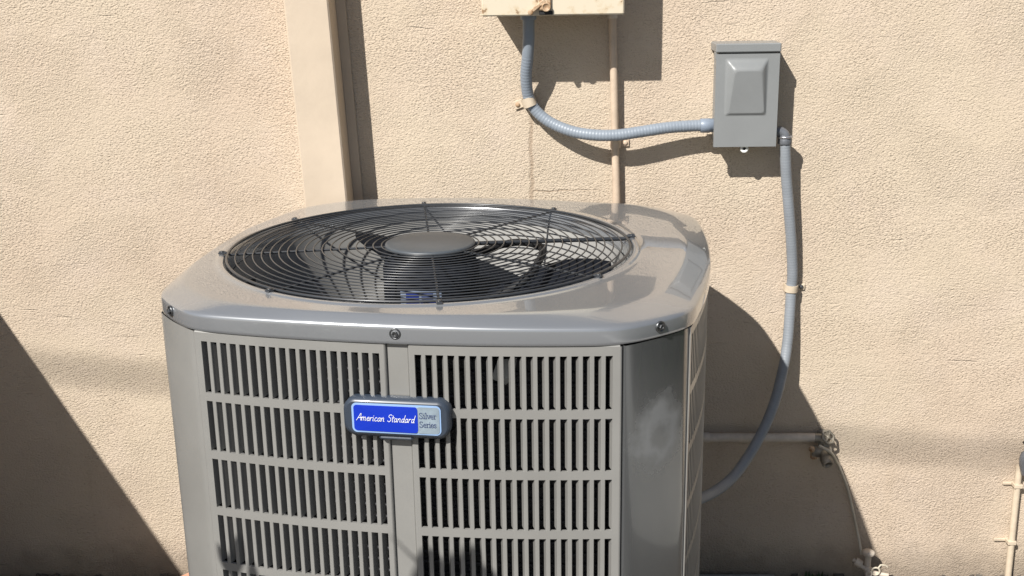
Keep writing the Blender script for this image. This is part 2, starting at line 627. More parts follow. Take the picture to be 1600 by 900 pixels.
# corner posts
CRN = MB()
a, b = Vector((USX+.0025, -UD+.001)), Vector((UW-.001, -UD+UC+.0025))
dirv = (b-a).normalized()
nrm2 = Vector((dirv.y, -dirv.x))
sec = [a + Vector((-.003, .012)), a + Vector((-.0015, .004)), a + Vector((.0003, .0012)), a + dirv*.003 + nrm2*.0012]
for i in range(1, 10):
    sec.append(a.lerp(b, .04+.92*i/10) + nrm2*(.0022+.0035*math.sin(math.pi*i/10)))
sec += [b - dirv*.003 + nrm2*.0012, b + Vector((-.0012, -.0003)), b + Vector((-.004, .0015)), b + Vector((-.012, .003))]
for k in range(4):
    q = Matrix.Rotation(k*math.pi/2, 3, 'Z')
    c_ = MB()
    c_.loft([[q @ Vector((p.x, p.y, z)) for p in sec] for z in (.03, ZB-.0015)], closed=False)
    c_.build('corner_post', M['post_reflection' if k == 0 else 'unit'], ac)

# louvred panels
ROW0, PITCHZ, SLOTH, NROW = .8249, .0851, .0732, 9
PTOP, PBOT = .8372, .055
S0, S1, NS = .0232, .2743, 18
SLOT = .0087
PX = (S1-S0-SLOT)/(NS-1)


def pt(u, dep, z): return Vector((u, -bow(u)+dep, z))


def strip(mb, u0, u1, z0, z1, th=.004, n=1, d0=0.0):
    us = [u0+(u1-u0)*i/n for i in range(n+1)]
    ringlist = []
    for u in us:
        ringlist.append([pt(u, d0, z0), pt(u, d0, z1), pt(u, d0+th, z1), pt(u, d0+th, z0)])
    mb.loft([r for r in ringlist], True, True, True, False)


def slat_mesh(mir):
    """louvre: flat face, rounded shoulder, wing folded back to the left"""
    s_ = MB()
    hw = (PX-SLOT)/2
    h = SLOTH/2+.0005
    prof = [(hw, .0035, 0, 0), (hw, .0004, 0, 0), (hw-.0005, 0, 0, 0), (-hw+.0006, 0, 0, 0), (-hw, .0006, 0, 0), (-hw-.0008, .0034, .0034, .0012), (-hw-.0036, .0112, .0080, .0030), (-hw-.0029, .0114, .0080, .0030)]
    lo = [Vector((x, y, -h+b_)) for x, y, t_, b_ in prof]
    hi = [Vector((x, y, h-t_)) for x, y, t_, b_ in prof]
    if mir < 0:
        lo = [Vector((-p.x, p.y, p.z)) for p in lo][::-1]
        hi = [Vector((-p.x, p.y, p.z)) for p in hi][::-1]
    s_.loft([lo, hi], closed=True, cap0=True, cap1=True, smooth=False)
    return s_


SLATS = {1: slat_mesh(1), -1: slat_mesh(-1)}      # the two panels mirror each other


def slat_at(u, z):
    ang = math.atan2(2*UB*u/USX**2, 1)
    return Matrix.Translation(pt(u, 0, z)) @ Matrix.Rotation(ang, 4, 'Z')


for side in (-1, 1):
    fr = MB()
    lo_u, hi_u = (-.2832, -.0172) if side < 0 else (.0172, .2832)
    s0, s1 = (-S1, -S0) if side < 0 else (S0, S1)
    # stiles and rails
    strip(fr, lo_u, s0, PBOT, PTOP, n=2)
    strip(fr, s1, hi_u, PBOT, PTOP, n=2)
    zs = [PTOP] + [ROW0-i*PITCHZ for i in range(NROW)]
    strip(fr, s0, s1, ROW0, PTOP, n=24)
    for i in range(NROW):
        zt_ = ROW0-i*PITCHZ-SLOTH
        zb_ = ROW0-(i+1)*PITCHZ if i < NROW-1 else PBOT
        strip(fr, s0, s1, zb_, zt_, n=24)
    # rolled edges of the sheet
    for u, du in ((lo_u, -1), (hi_u, 1)):
        prof = [(0, 0), (.0012*du, .0004), (.0024*du, .0018), (.0028*du, .012)]
        fr.loft([[pt(u, 0, z) + Vector((x, y, 0)) for x, y in prof][::(-du)] for z in (PBOT, PTOP)], closed=False, smooth=True)
    fr.loft([[pt(lo_u+(hi_u-lo_u)*i/24, dp, PTOP+dz) for dp, dz in ((0.0, 0), (.0006, .0011), (.002, .0016), (.012, .0016))] for i in range(25)], closed=False, smooth=True)
    panel = fr.build('louver_panel', M['unit'], ac)
    st = MB()
    SLAT_V, slat_me = SLATS[side], None
    for r_ in range(NROW):
        zc = ROW0 - r_*PITCHZ - SLOTH/2
        for k in range(NS-1):
            u = s0 + SLOT + (PX-SLOT)/2 + k*PX
            mt = slat_at(u, zc)
            if r_ < 5:
                if slat_me is None:
                    o = SLAT_V.build('slat', M['unit'], panel)
                    slat_me = o.data
                else:
                    o = bpy.data.objects.new('slat', slat_me)
                    COL.objects.link(o)
                    o.parent = panel
                o.matrix_local = mt
            else:
                st.add([mt @ Vector(p) for p in SLAT_V.v], SLAT_V.f)
        # wing on the outer stile too
        u = s0 + SLOT + (PX-SLOT)/2 + (NS-1 if side > 0 else -1)*PX
        mt = slat_at(u, zc) @ Matrix.Translation((0, .0006, 0))
        st.add([mt @ Vector(p) for p in SLAT_V.v], SLAT_V.f)
    tag(st.build('slats', M['unit'], panel), kind='stuff')
# channel between the two panels
cs = MB()
cs.loft([[pt(-.0175, .011, z), pt(-.0145, .0065, z), pt(-.013, .0052, z), pt(.013, .0052, z), pt(.0145, .0065, z), pt(.0175, .011, z)] for z in (PBOT, PTOP+.001)], closed=False, smooth=False)
cs.build('center_strip', M['unit'], ac)

# the other three sides: one pressed panel each, louvres joined
for k in (1, 2, 3):
    q = Matrix.Rotation(k*math.pi/2, 4, 'Z')
    fr = MB()
    for s0, s1, lo_u, hi_u in ((-S1, -S0, -.2832, 0), (S0, S1, 0, .2832)):
        strip(fr, lo_u, s0, PBOT, PTOP, n=2)
        strip(fr, s1, hi_u, PBOT, PTOP, n=2)
        strip(fr, s0, s1, ROW0, PTOP, n=16)
        for i in range(NROW):
            strip(fr, s0, s1, ROW0-(i+1)*PITCHZ if i < NROW-1 else PBOT, ROW0-i*PITCHZ-SLOTH, n=16)
    st = MB()
    for s0 in (-S1, S0):
        SLAT_V = SLATS[1 if s0 > 0 else -1]
        for r_ in range(NROW):
            for kk in range(NS-1):
                mt = q @ slat_at(s0 + SLOT + (PX-SLOT)/2 + kk*PX, ROW0 - r_*PITCHZ - SLOTH/2)
                st.add([mt @ Vector(p) for p in SLAT_V.v], SLAT_V.f)
    fr.v = [tuple(q @ Vector(p)) for p in fr.v]
    sp_ = fr.build('side_panel', M['unit'], ac)
    tag(st.build('slats', M['unit'], sp_), kind='stuff')

# coil behind the louvres, with its rows of tube
co = MB()
oc = unit_outline(-.030)
ic = unit_outline(-.052)
co.loft([[Vector((*p, z)) for p in oc[::4]] for z in (.06, .81)])
co.loft([[Vector((*p, z)) for p in ic[::4]][::-1] for z in (.06, .81)])
co.loft([[Vector((*p, .81)) for p in oc[::4]], [Vector((*p, .81)) for p in ic[::4]]])
coil = co.build('condenser_coil', M['coil'], ac)
tb = MB()
of = unit_outline(-.0275)[::5]
z = .075
while z < .805:
    tb.tube([Vector((p.x, p.y, z + .0008*math.sin(i*.7+z*90))) for i, p in enumerate(of)], .0030, 5, closed=True)
    z += .0163
tag(tb.build('coil_tubes', M['tube'], coil), kind='stuff')
# torn paper slip caught behind the right panel
tg = MB()
tu = [(.118, .0, .788), (.126, 0, .812), (.150, 0, .814), (.147, 0, .790), (.136, 0, .778)]
fr_ = [pt(u, .019 + .004*((i*7) % 3), z) for i, (u, _, z) in enumerate(tu)]
bk = [p + Vector((0, .0006, 0)) for p in fr_]
tg.loft([fr_, bk], True, True, True, False)
tg.build('paper_slip', mat('paper_slip_grey', (.42, .42, .40), .8), coil)

# base pan and floor of the casing
bp_ = MB()
ob = unit_outline(.001)
bp_.loft([[Vector((*p, z)) for p in ob[::3]] for z in (.004, .05)], True, True, True, False)
bp_.build('base_pan', M['unit'], ac)

# motor, its arm and lead, and the fan
mo = MB()
mo.lathe([(0, .776), (.070, .776), (.076, .782), (.076, .846), (.070, .856), (.03, .860), (.03, .880)], Matrix.Translation((FU, FV, 0)), 40)
motor = mo.build('fan_motor', M['blade'], ac)


def motor_patch(name, a0, a1, z0, z1, d_, m_):
    x_ = MB()
    x_.loft([[Vector((FU+(.076+d_)*math.cos(R(a0+(a1-a0)*k/8)), FV+(.076+d_)*math.sin(R(a0+(a1-a0)*k/8)), z)) for k in range(9)] for z in (z0, z1)], closed=False)
    x_.build(name, m_, motor)


motor_patch('motor_label', -116, -66, .794, .824, .0006, M['sticker_pale'])
motor_patch('label_print', -108, -92, .800, .821, .0011, M['sticker_print'])
motor_patch('label_print', -90, -70, .796, .806, .0011, M['sticker_print'])
motor_patch('label_print', -89, -76, .811, .823, .0011, M['ink'])
fan = MB()
fan.lathe([(0, .745), (.085, .745), (.094, .752), (.094, .770), (.09, .774), (0, .774)], Matrix.Translation((FU, FV, 0)))
fan_o = fan.build('fan', M['blade'], ac)
for k in range(3):
    bl = MB()
    a0 = R(79 + 120*k)
    rows_ = []
    for i in range(13):
        r = .092 + (.285-.092)*i/12
        half = R(46)*(.80+.36*math.sin(math.pi*(.15+.8*i/12)))
        row = []
        for j in range(13):
            tt = -1+2*j/12
            ang = a0 + tt*half + .22*(i/12)**1.5
            zz = .785 + tt*r*half*.30 + .006*(1-tt*tt)
            row.append(Vector((FU+r*math.cos(ang), FV+r*math.sin(ang), zz)))
        rows_.append(row)
    bl.loft(rows_, closed=False)
    bl.loft([[p-Vector((0, 0, .002)) for p in r_][::-1] for r_ in rows_], closed=False)
    bl.build('fan_blade', M['blade'], fan_o)
# fan guard
def dome(r): return .8780 + .0025*(1-(r/FR)**2)


NSEG = 144
wr = MB()
R_OUT, R_IN, NR = .3000, .0765, 18


def wire(mb, r, rad): mb.tube([Vector((FU+r*math.cos(2*math.pi*k/NSEG), FV+r*math.sin(2*math.pi*k/NSEG), dome(r))) for k in range(NSEG)], rad, 8, closed=True)


wire(wr, FR-.0005, .0021)
guard = wr.build('fan_guard', M['black'], ac)
for i in range(NR):
    r = R_IN + (R_OUT-R_IN)*i/(NR-1)
    x = MB()
    wire(x, r, .00106)
    x.build('wire_ring', M['black'], guard)
spokes = [195, 150, 105, 60, 15, -30, -75, -120]
for dg in spokes:
    a_ = R(dg)
    x = MB()
    d_ = Vector((math.cos(a_), math.sin(a_), 0))
    ps = [Vector((FU, FV, 0)) + d_*r + Vector((0, 0, dome(r)-.0032)) for r in [.06+(FR-.004-.06)*k/10 for k in range(11)]]
    ps += [Vector((FU, FV, 0)) + d_*(FR+.004) + Vector((0, 0, .8792)), Vector((FU, FV, 0)) + d_*(FR+.013) + Vector((0, 0, .8796))]
    x.tube(ps, .0034 if dg == 15 else .0019, 8)
    s_o = x.build('guard_spoke', M['black'], guard)
    cl = MB()
    m_ = Matrix.Translation((FU, FV, 0)) @ Matrix.Rotation(a_, 4, 'Z')
    cl.bbox((FR+.001, -.0045, .8773), (FR+.0145, .0045, .8797), .0012, m_)
    cl.lathe([(.0036, .8798), (.0036, .8812), (.0026, .8818), (0, .8818)], m_ @ Matrix.Translation((FR+.0085, 0, 0)), 10)
    cl.build('guard_clip', M['black'], guard)
hb = MB()
hb.lathe([(.060, .872), (.0690, .8730), (.0712, .8745), (.0712, .8805), (.0700, .8824), (.067, .8833), (.04, .8838), (0, .8840)], Matrix.Translation((FU, FV, 0)), 64)
hb.build('hub_cap', M['hub'], guard)
# motor lead looping under the guard, and the arm it is tied to
ld = MB()
ld.tube(spline([(FU+.06, FV+.02, .858), (FU+.12, FV+.075, .866), (FU+.168, FV+.055, .864), (FU+.172, FV-.01, .856), (FU+.15, FV-.06, .835), (FU+.07, FV-.05, .79)], .006), .0062, 8)
ld.build('motor_lead', M['dark'], ac)

# screws through the skirt
def screw_at(p, n):
    s_ = MB()
    m_ = axis(p, n)
    s_.lathe([(.0076, -.002), (.0076, .0002), (.0066, .0007), (.0058, .0002), (.0052, -.0004)], m_, 20)
    s_.lathe([(.0041, -.001), (.0041, .0022), (.0038, .0030), (.0024, .0030), (.0020, .0018), (0, .0018)], m_, 6, False)
    s_.build('screw', M['steel'], ac)


screw_at((0, -bow(0)-.0032, .8530), (0, -1, 0))
for sx in (-1, 1):
    nn = Vector((sx*.70, -.714, 0))
    screw_at(Vector((sx*(UW-.041), -UD+.039, .8535)) + nn.normalized()*.0058, nn)

# badge
def rrect(w_, h_, r_, n=7):
    o = []
    for cx, cy, a0 in ((w_/2-r_, h_/2-r_, 0), (-w_/2+r_, h_/2-r_, 90), (-w_/2+r_, -h_/2+r_, 180), (w_/2-r_, -h_/2+r_, 270)):
        for i in range(n+1):
            t = R(a0+90*i/n)
            o.append((cx+r_*math.cos(t), cy+r_*math.sin(t)))
    return o


BZ, BU = .7412, -.0008
BV = -bow(0)


def bpt(x, y, dep): return Vector((BU+x, BV-dep-.0016*(1-(x/.07)**2), BZ+y))   # front swells slightly


def plate(name, w_, h_, r_, d0, d1, m_, parent, cx=0, cy=0, bev=.0):
    p_ = MB()
    A = [bpt(cx+x, cy+y, d0) for x, y in rrect(w_, h_, r_)]
    B = [bpt(cx+x, cy+y, d1-bev*.5) for x, y in rrect(w_, h_, r_)]
    C = [bpt(cx+x, cy+y, d1) for x, y in rrect(w_-2*bev, h_-2*bev, max(.001, r_-bev))]
    p_.loft([A, B, C] if bev else [A, B], True, False, False, True)
    last = C if bev else B
    # fan fill so that the swell shows
    n_ = len(last)
    cpt = bpt(cx, cy, d1)
    p_.add(last+[cpt], [(i, (i+1) % n_, n_) for i in range(n_)], False)
    return p_.build(name, m_, parent)


badge = plate('badge', .1410, .0520, .0165, -.004, .0125, M['badge'], ac, bev=.0045)
tabm = MB()
tabm.bbox((BU-.025, BV-.012, BZ-.0315), (BU+.021, BV+.002, BZ-.0245), .003)
tabm.build('badge_foot', M['badge'], badge)
plate('label_border', .1180, .0405, .0068, .010, .0132, M['badge_pale'], badge)
plate('silver_field', .0300, .0362, .0042, .0110, .0137, M['badge_silver'], badge, cx=.0420)
plate('blue_field', .0850, .0352, .0042, .0110, .0140, M['badge_blue'], badge, cx=-.0136)

GL = {
    'A': (.66, [[(0, 0), (.2, .45), (.45, 1), (.52, .5), (.6, 0)], [(.14, .36), (.64, .40)]]),
    'm': (.72, [[(.02, .5), (0, 0)], [(.01, .3), (.13, .5), (.25, .46), (.25, 0)], [(.26, .3), (.38, .5), (.5, .46), (.5, .06), (.62, .04)]]),
    'e': (.46, [[(.02, .24), (.3, .3), (.3, .44), (.17, .5), (.03, .36), (.03, .14), (.14, 0), (.3, .05), (.42, .16)]]),
    'r': (.36, [[(.02, .5), (0, 0)], [(.01, .28), (.13, .48), (.28, .48)]]),
    'i': (.24, [[(.03, .5), (.02, .06), (.12, .02)], [(.04, .68), (.06, .74)]]),
    'c': (.42, [[(.32, .42), (.18, .5), (.04, .38), (.03, .14), (.13, 0), (.36, .1)]]),
    'a': (.48, [[(.3, .42), (.16, .5), (.03, .32), (.04, .06), (.15, 0), (.29, .2), (.33, .5)], [(.33, .5), (.31, .08), (.42, .03)]]),
    'n': (.50, [[(.02, .5), (0, 0)], [(.01, .28), (.15, .5), (.29, .46), (.29, .06), (.42, .04)]]),
    'S': (.58, [[(.54, .84), (.38, 1), (.14, .92), (.11, .7), (.36, .5), (.43, .25), (.26, .0), (0, .14)]]),
    't': (.32, [[(.12, .86), (.08, .1), (.2, 0)], [(-.05, .56), (.3, .60)]]),
    'd': (.48, [[(.3, .42), (.16, .5), (.03, .32), (.04, .06), (.15, 0), (.29, .2)], [(.38, 1), (.31, .08), (.42, .03)]]),
    ' ': (.34, []),
}
SER = {
    'S': (.62, [[(.46, .98), (.46, .80), (.38, .96), (.2, 1), (.05, .84), (.14, .6), (.38, .44), (.5, .22), (.36, .02), (.14, .02), (.04, .2), (.04, .02)]]),
    'i': (.32, [[(.02, .62), (.15, .64), (.15, .03)], [(.0, .02), (.3, .02)], [(.14, .86), (.16, .92)]]),
    'l': (.32, [[(.02, .97), (.15, .99), (.15, .03)], [(.0, .02), (.3, .02)]]),
    'v': (.54, [[(.06, .62), (.26, .03), (.45, .62)], [(-.02, .63), (.16, .63)], [(.36, .63), (.54, .63)]]),
    'e': (.50, [[(.05, .34), (.42, .34), (.38, .54), (.24, .63), (.08, .5), (.05, .26), (.14, .04), (.28, .0), (.43, .12)]]),
    'r': (.44, [[(.02, .62), (.14, .62), (.14, .03)], [(.0, .02), (.28, .02)], [(.14, .44), (.26, .62), (.4, .58)]]),
    's': (.44, [[(.34, .6), (.33, .48), (.22, .63), (.07, .54), (.12, .38), (.32, .26), (.34, .08), (.2, 0), (.07, .04), (.05, .18)]]),
}


def lettering(text, glyphs, x0, x1, y0, size, thick, shear, dep, m_):
    adv = sum(glyphs[c][0] for c in text)
    k = (x1-x0)/adv
    x = 0
    mb = MB()
    for c in text:
        wd, strokes = glyphs[c]
        for s_ in strokes:
            pp = [Vector((x0 + (x+px + shear*py)*k, y0 + py*size, 0)) for px, py in s_]
            if len(pp) > 2: pp = spline(pp, size*.05)
            for i in range(len(pp)-1):
                d_ = (pp[i+1]-pp[i])
                if d_.length < 1e-7: continue
                d_.normalize()
                n_ = Vector((-d_.y, d_.x, 0))*thick/2
                a1, b1 = pp[i]-d_*thick*.25, pp[i+1]+d_*thick*.25
                q_ = [a1+n_, a1-n_, b1-n_, b1+n_]
                e = dep + .00002*((i % 3))
                mb.add([bpt(v_.x, v_.y, e) for v_ in q_] + [bpt(v_.x, v_.y, e-.0004) for v_ in q_], [(0, 1, 2, 3), (0, 4, 5, 1), (1, 5, 6, 2), (2, 6, 7, 3), (3, 7, 4, 0)])
        x += wd
    return mb.build('lettering', m_, badge)


lettering('American Standard', GL, -.0525, .0250, -.0032, .0098, .00056, .22, .0147, M['white'])
lettering('Silver', SER, .0310, .0530, .0028, .0078, .00062, 0, .0143, M['ink'])
lettering('Series', SER, .0310, .0530, -.0092, .0078, .00062, 0, .0143, M['ink'])


# ------------------------------------------------------------------ electrical panel and its latch
ep = empty('electrical_panel', (.156, 0, 1.208), 0, 'cream painted electrical panel with rusty latch at the top of the wall', 'electrical panel')
ep.scale.y = .85
b_ = MB()
b_.bbox((-.120, -.138, .010), (.118, 0, .45), .003)
b_.build('enclosure', M['panel'], ep)
dr = MB()
dr.bbox((-.1305, -.152, .0), (.1295, -.1375, .46), .0025)
door = dr.build('door', M['panel'], ep)
lt = MB()
lt.bbox((-.0255, -.1545, .0015), (-.0005, -.1518, .0085), .001)
lt.build('latch_slot', M['dark'], door)
lt = MB()
m_ = Matrix.Translation((-.0135, -.156, .016)) @ Matrix.Rotation(R(0), 4, 'Y')
lt.bbox((-.0115, -.0035, -.006), (.0095, .004, .032), .0015, m_)
lt.lathe([(.0085, 0), (.0085, .004), (.0070, .0052), (.0058, .0045), (.0052, .003), (0, .003)], axis((-.0125, -.1595, .0155), (0, -1, 0)), 18)
lt.bbox((-.0038, -.006, -.020), (.0038, .001, .018), .0015, Matrix.Translation((-.029, -.156, .016)) @ Matrix.Rotation(R(52), 4, 'Y'))
lt.bbox((-.007, -.004, -.004), (.007, .002, .012), .002, Matrix.Translation((-.022, -.156, .034)) @ Matrix.Rotation(R(20), 4, 'Y'))
lt.lathe([(.0052, 0), (.0052, .003), (.003, .004), (0, .004)], axis((-.041, -.162, .0065), (0, -1, 0)), 12)
lt.build('latch', M['rust'], door)

# ------------------------------------------------------------------ disconnect box
db = empty('disconnect_box', (.5235, 0, .9535), 0, 'small grey electrical disconnect box with raised cover on the stucco wall', 'electrical box')
db.scale.y = .92
b_ = MB()
b_.bbox((-.0545, -.068, .004), (.0545, 0, .186), .002)
b_.build('enclosure', M['box'], db)
cvb = MB()
# cover plate with the pressed trapezoid standing proud of it
X0, X1, Z0, Z1 = -.0600, .0595, 0, .1765
o1 = [(-.0425, .0588), (.0388, .0588), (.0398, .1685), (-.0432, .1685)]
i1 = [(-.0330, .0665), (.0325, .0665), (.0228, .1445), (-.0242, .1445)]
YF, YE = -.0750, -.0905


def trap(qs, y, r, n=5):
    out = []
    for k in range(4):
        p = Vector(qs[k])
        a_, b2 = Vector(qs[k-1]), Vector(qs[(k+1) % 4])
        u_, v_ = p + (a_-p).normalized()*r, p + (b2-p).normalized()*r
        for i in range(n+1):
            t = i/n
            q_ = u_*(1-t)**2 + p*2*t*(1-t) + v_*t*t
            out.append(Vector((q_.x, y, q_.y)))
    return out


lerp4 = lambda A, B, t: [tuple(Vector(a_).lerp(Vector(b2), t)) for a_, b2 in zip(A, B)]
rr_ = [trap(o1, YF, .004)]
for t, d_ in ((.08, .015), (.2, .09), (.35, .26), (.5, .5), (.65, .74), (.8, .91), (.92, .985), (1.0, 1.0)):
    ring_ = trap(lerp4(o1, i1, t), YF, .004+.003*t)
    for p in ring_: p.y = YF + (YE-YF)*d_*(.30+.70*min(1, max(0, (p.z-.0665)/.078)))   # the pressing dies away downwards
    rr_.append(ring_)
cvb.loft(rr_, True, False, True, True)
inner = trap(o1, YF, .004)
rim = []
for p in inner:                                     # flat plate round the pressing
    rim.append(p)
nI = len(inner)
cz = Vector((0, YF, .1137))
edge = []
for p in inner:
    d_ = p-cz
    k = min(((X1 if d_.x > 0 else X0)-cz.x)/d_.x if abs(d_.x) > 1e-6 else 9, ((Z1 if d_.z > 0 else Z0)-cz.z)/d_.z if abs(d_.z) > 1e-6 else 9)
    edge.append(cz + d_*k)
# make the plate's own corners exact
for X_, Z_ in ((X0, Z0), (X1, Z0), (X1, Z1), (X0, Z1)):
    j = min(range(nI), key=lambda i_: (edge[i_]-Vector((X_, YF, Z_))).length)
    edge[j] = Vector((X_, YF, Z_))
cvb.loft([edge, inner], True, False, False, False)
cvb.loft([[Vector((p.x*1.0, YF+.010, p.z)) for p in edge], [Vector((p.x, YF+.0008, p.z)) for p in edge], edge], True, True, False, False)
cover = cvb.build('cover', M['box'], db, auto=28)
hd = MB()
hd.bbox((-.0612, -.080, .1788), (.0608, 0, .1955), .002)
hd.bbox((-.0612, -.074, .166), (-.0588, -.05, .1792), .0008)
hd.bbox((.0584, -.074, .166), (.0608, -.05, .1792), .0008)
hd.build('hood', M['box'], db)
tbm = MB()
m_ = axis((.0005, -.066, -.0050), (0, -1, 0))
tbm.lathe([(.0032, 0), (.0078, 0), (.0082, .0008), (.0078, .0018), (.0032, .0018), (.0032, 0)], m_, 20)
tbm.build('lock_tab', mat('tab_zinc', (.75, .75, .70), .5), db)

# ------------------------------------------------------------------ conduits
def ribbed(name, pts, r, m_, label, rib=.00055, pitch=.0062, smooth_until=0.0):
    ps = spline(pts, .00135)
    def rad(i):
        s_ = i*.00135
        if s_ < smooth_until: return r
        return r + rib*(abs(math.sin(math.pi*s_/pitch))**.7 - .6)
    o = MB()
    o.tube(ps, rad, 14)
    return tag(o.build(name, m_), label, 'conduit')


fx = ribbed('flexible_conduit', [(.1102, -.072, 1.215), (.1100, -.068, 1.185), (.1095, -.064, 1.158), (.1068, -.055, 1.125), (.1036, -.042, 1.0901), (.1070, -.028, 1.0516), (.1200, -.024, 1.0242), (.1497, -.030, .9995), (.1932, -.042, .9829), (.2366, -.050, .9768), (.2799, -.052, .9766), (.3234, -.050, .9820), (.3731, -.046, .9883), (.4168, -.042, .9909), (.4640, -.040, .9920)],
            .0112, M['flex'], 'bluish grey flexible conduit curving from the cream panel to the grey box', smooth_until=.085)
nu = MB()
nu.lathe([(.0130, 0), (.0140, .0015), (.0142, .018), (.0135, .019), (.0135, .028), (.0125, .029)], axis((.4405, -.0408, .9912), (1, 0, .02)), 10)
nu.build('connector', M['fitting'], fx)
nu = MB()
nu.lathe([(.0135, 0), (.0150, .002), (.0150, .016), (.0125, .019)], axis((.1100, -.071, 1.198), (0, .05, 1)), 10)
nu.build('connector', M['fitting'], fx)

fx2 = ribbed('flexible_conduit', [(.6045, -.046, .9640), (.6066, -.045, .9353), (.6125, -.040, .8838), (.6218, -.034, .8185), (.6311, -.027, .7519), (.6381, -.020, .6840), (.6375, -.018, .6545), (.6365, -.022, .6178), (.6326, -.034, .5526), (.6230, -.050, .4938), (.6019, -.070, .4176), (.5668, -.100, .3528), (.5178, -.150, .3051), (.4726, -.200, .2928), (.4295, -.260, .3032), (.382, -.330, .3200), (.350, -.37, .325)],
             .0108, M['flex2'], 'grey flexible conduit hanging from the grey box down behind the air conditioner', rib=.00035, pitch=.0058)
el = MB()
el.tube(spline([(.5780, -.046, .9790), (.5930, -.046, .9785), (.6030, -.046, .9720), (.6045, -.046, .9580)], .002), .0100, 12)
el.lathe([(.0125, 0), (.0135, .001), (.0135, .007), (.0122, .008)], axis((.5782, -.046, .979), (1, 0, 0)), 8)
el.lathe([(.0132, 0), (.0138, .001), (.0138, .010), (.0125, .0125)], axis((.6047, -.046, .9545), (-.05, 0, 1)), 8)
elb = el.build('elbow_connector', M['grey_metal'], fx2)
el = MB()
el.lathe([(.0136, 0), (.0150, .001), (.0150, .0032), (.0136, .0042)], axis((.6046, -.046, .9662), (-.05, 0, 1)), 20)
el.build('clamp_band', M['chrome'], elb)

pp = MB()
pp.tube([(.2695, -.0215, 1.220), (.2699, -.0215, 1.1888), (.273, -.0200, 1.1103), (.2764, -.0180, .9865), (.2816, -.0160, .8199), (.289, -.015, .55), (.296, -.015, .05)], .0076, 16)
pipe = tag(pp.build('rigid_pipe', M['pipe_paint']), 'thin beige painted pipe running straight down the wall from the cream panel', 'pipe')
pp = MB()
pp.lathe([(.0092, 0), (.0098, .001), (.0098, .0115), (.0086, .0125)], axis((.2699, -.0215, 1.196), (0, 0, 1)), 14)
pp.build('coupling', M['pipe_grey'], pipe)


def strap(x, y, z, r, d, ear, m_, label, tilt=0, wid=.013, sm=None):
    """one-hole clamp: half loop over the tube, ear with a screw against the wall"""
    t = empty('conduit_strap', (x, 0, z), 0, label, 'strap', 'clamps holding the tubes to the wall')
    q = Matrix.Translation((0, y, 0)) @ Matrix.Rotation(tilt, 4, 'Y')
    s_ = MB()
    A, B = [], []
    for i in range(15):
        a_ = R(180*i/14)
        for lst, rad in ((A, r+.0024), (B, r+.0003)):
            lst.append((math.cos(a_)*rad, -math.sin(a_)*rad))
    A = [(A[0][0], -y-.001)] + A + [(A[-1][0], -y-.001)]
    B = [(B[0][0], -y-.001)] + B + [(B[-1][0], -y-.001)]
    sec_ = A + B[::-1]
    s_.loft([[q @ Vector((px, py, zz)) for px, py in sec_] for zz in (-wid/2, wid/2)], True, True, True, False)
    x0 = ear*(r+.0005)
    x1 = ear*(r+.020)
    s_.bbox((min(x0, x1), -y-.0045, -wid/2+.0005), (max(x0, x1), -y-.0008, wid/2-.0005), .001, q)
    s_.build('clamp', m_, t)
    sc = MB()
    sc.lathe([(.0046, 0), (.0046, .0018), (.003, .003), (0, .003)], q @ axis((ear*(r+.0125), -y-.0045, 0), (0, -1, 0)), 10)
    sc.build('screw', sm or M['steel'], t)
    return t


s1_ = strap(.1078, -.026, 1.0400, .0112, 0, -1, M['strap'], 'beige clamp on the bend of the bluish conduit below the cream panel', R(-20), .018, M['rust'])
strap(.2782, -.0172, .9540, .0076, 0, 1, M['pipe_paint'], 'beige clamp on the straight painted pipe just under the bluish conduit', 0, .016, M['pipe_paint'])
strap(.6374, -.0180, .6545, .0108, 0, 1, M['strap'], 'pale clamp halfway down the grey conduit right of the air conditioner', R(3), .014)

# ------------------------------------------------------------------ water pipe and tap
hp = MB()
hp.tube([(.30, -.022, .3290), (.45, -.022, .3286), (.58, -.0225, .3280), (.706, -.022, .3272)], .0096, 14)
hp = tag(hp.build('water_pipe', M['pipe_grey']), 'horizontal painted water pipe low on the shaded wall leading to the tap', 'pipe')
cu = MB()
cu.lathe([(.0106, 0), (.0112, .001), (.0112, .018), (.0104, .019)], axis((.462, -.022, .3286), (1, 0, 0)), 14)
cu.build('coupling', M['pipe_grey'], hp)

ft = empty('garden_tap', (.716, 0, .300), 0, 'corroded garden tap at the end of the low water pipe', 'tap')
b_ = MB()
b_.tube([(-.014, -.022, .0270), (.000, -.024, .0265), (.006, -.026, .018)], .0105, 12)
b_.lathe([(.016, 0), (.017, .001), (.017, .004), (.011, .006)], axis((.008, 0, .022), (0, -1, 0)), 8)
b_.lathe([(.010, 0), (.0125, .004), (.0125, .022), (.010, .026), (.0105, .040)], axis((-.022, -.035, .002), (1, -.15, .05)), 10)
b_.lathe([(.011, 0), (.013, .002), (.013, .012), (.010, .014)], axis((.004, -.024, .020), (.1, -.3, -.9)), 6, False)
b_.build('tap_body', M['brass'], ft)
b_ = MB()
m_ = axis((-.001, -.038, .006), (.18, -.85, -.52))
b_.lathe([(.0085, 0), (.0095, .012), (.0105, .020), (.0122, .021), (.0122, .036), (.0112, .038), (.0082, .038), (.0078, .030), (.0078, .012), (0, .012)], m_, 18)
b_.build('spout', M['brass'], ft)
b_ = MB()
m_ = axis((.012, -.030, .032), (.35, -.7, .55))
b_.tube([m_ @ Vector((.0135*math.cos(2*math.pi*k/22)*(1+.1*math.cos(6*math.pi*k/11)), .0135*math.sin(2*math.pi*k/22)*(1+.1*math.cos(6*math.pi*k/11)), 0)) for k in range(22)], .0026, 7, closed=True)
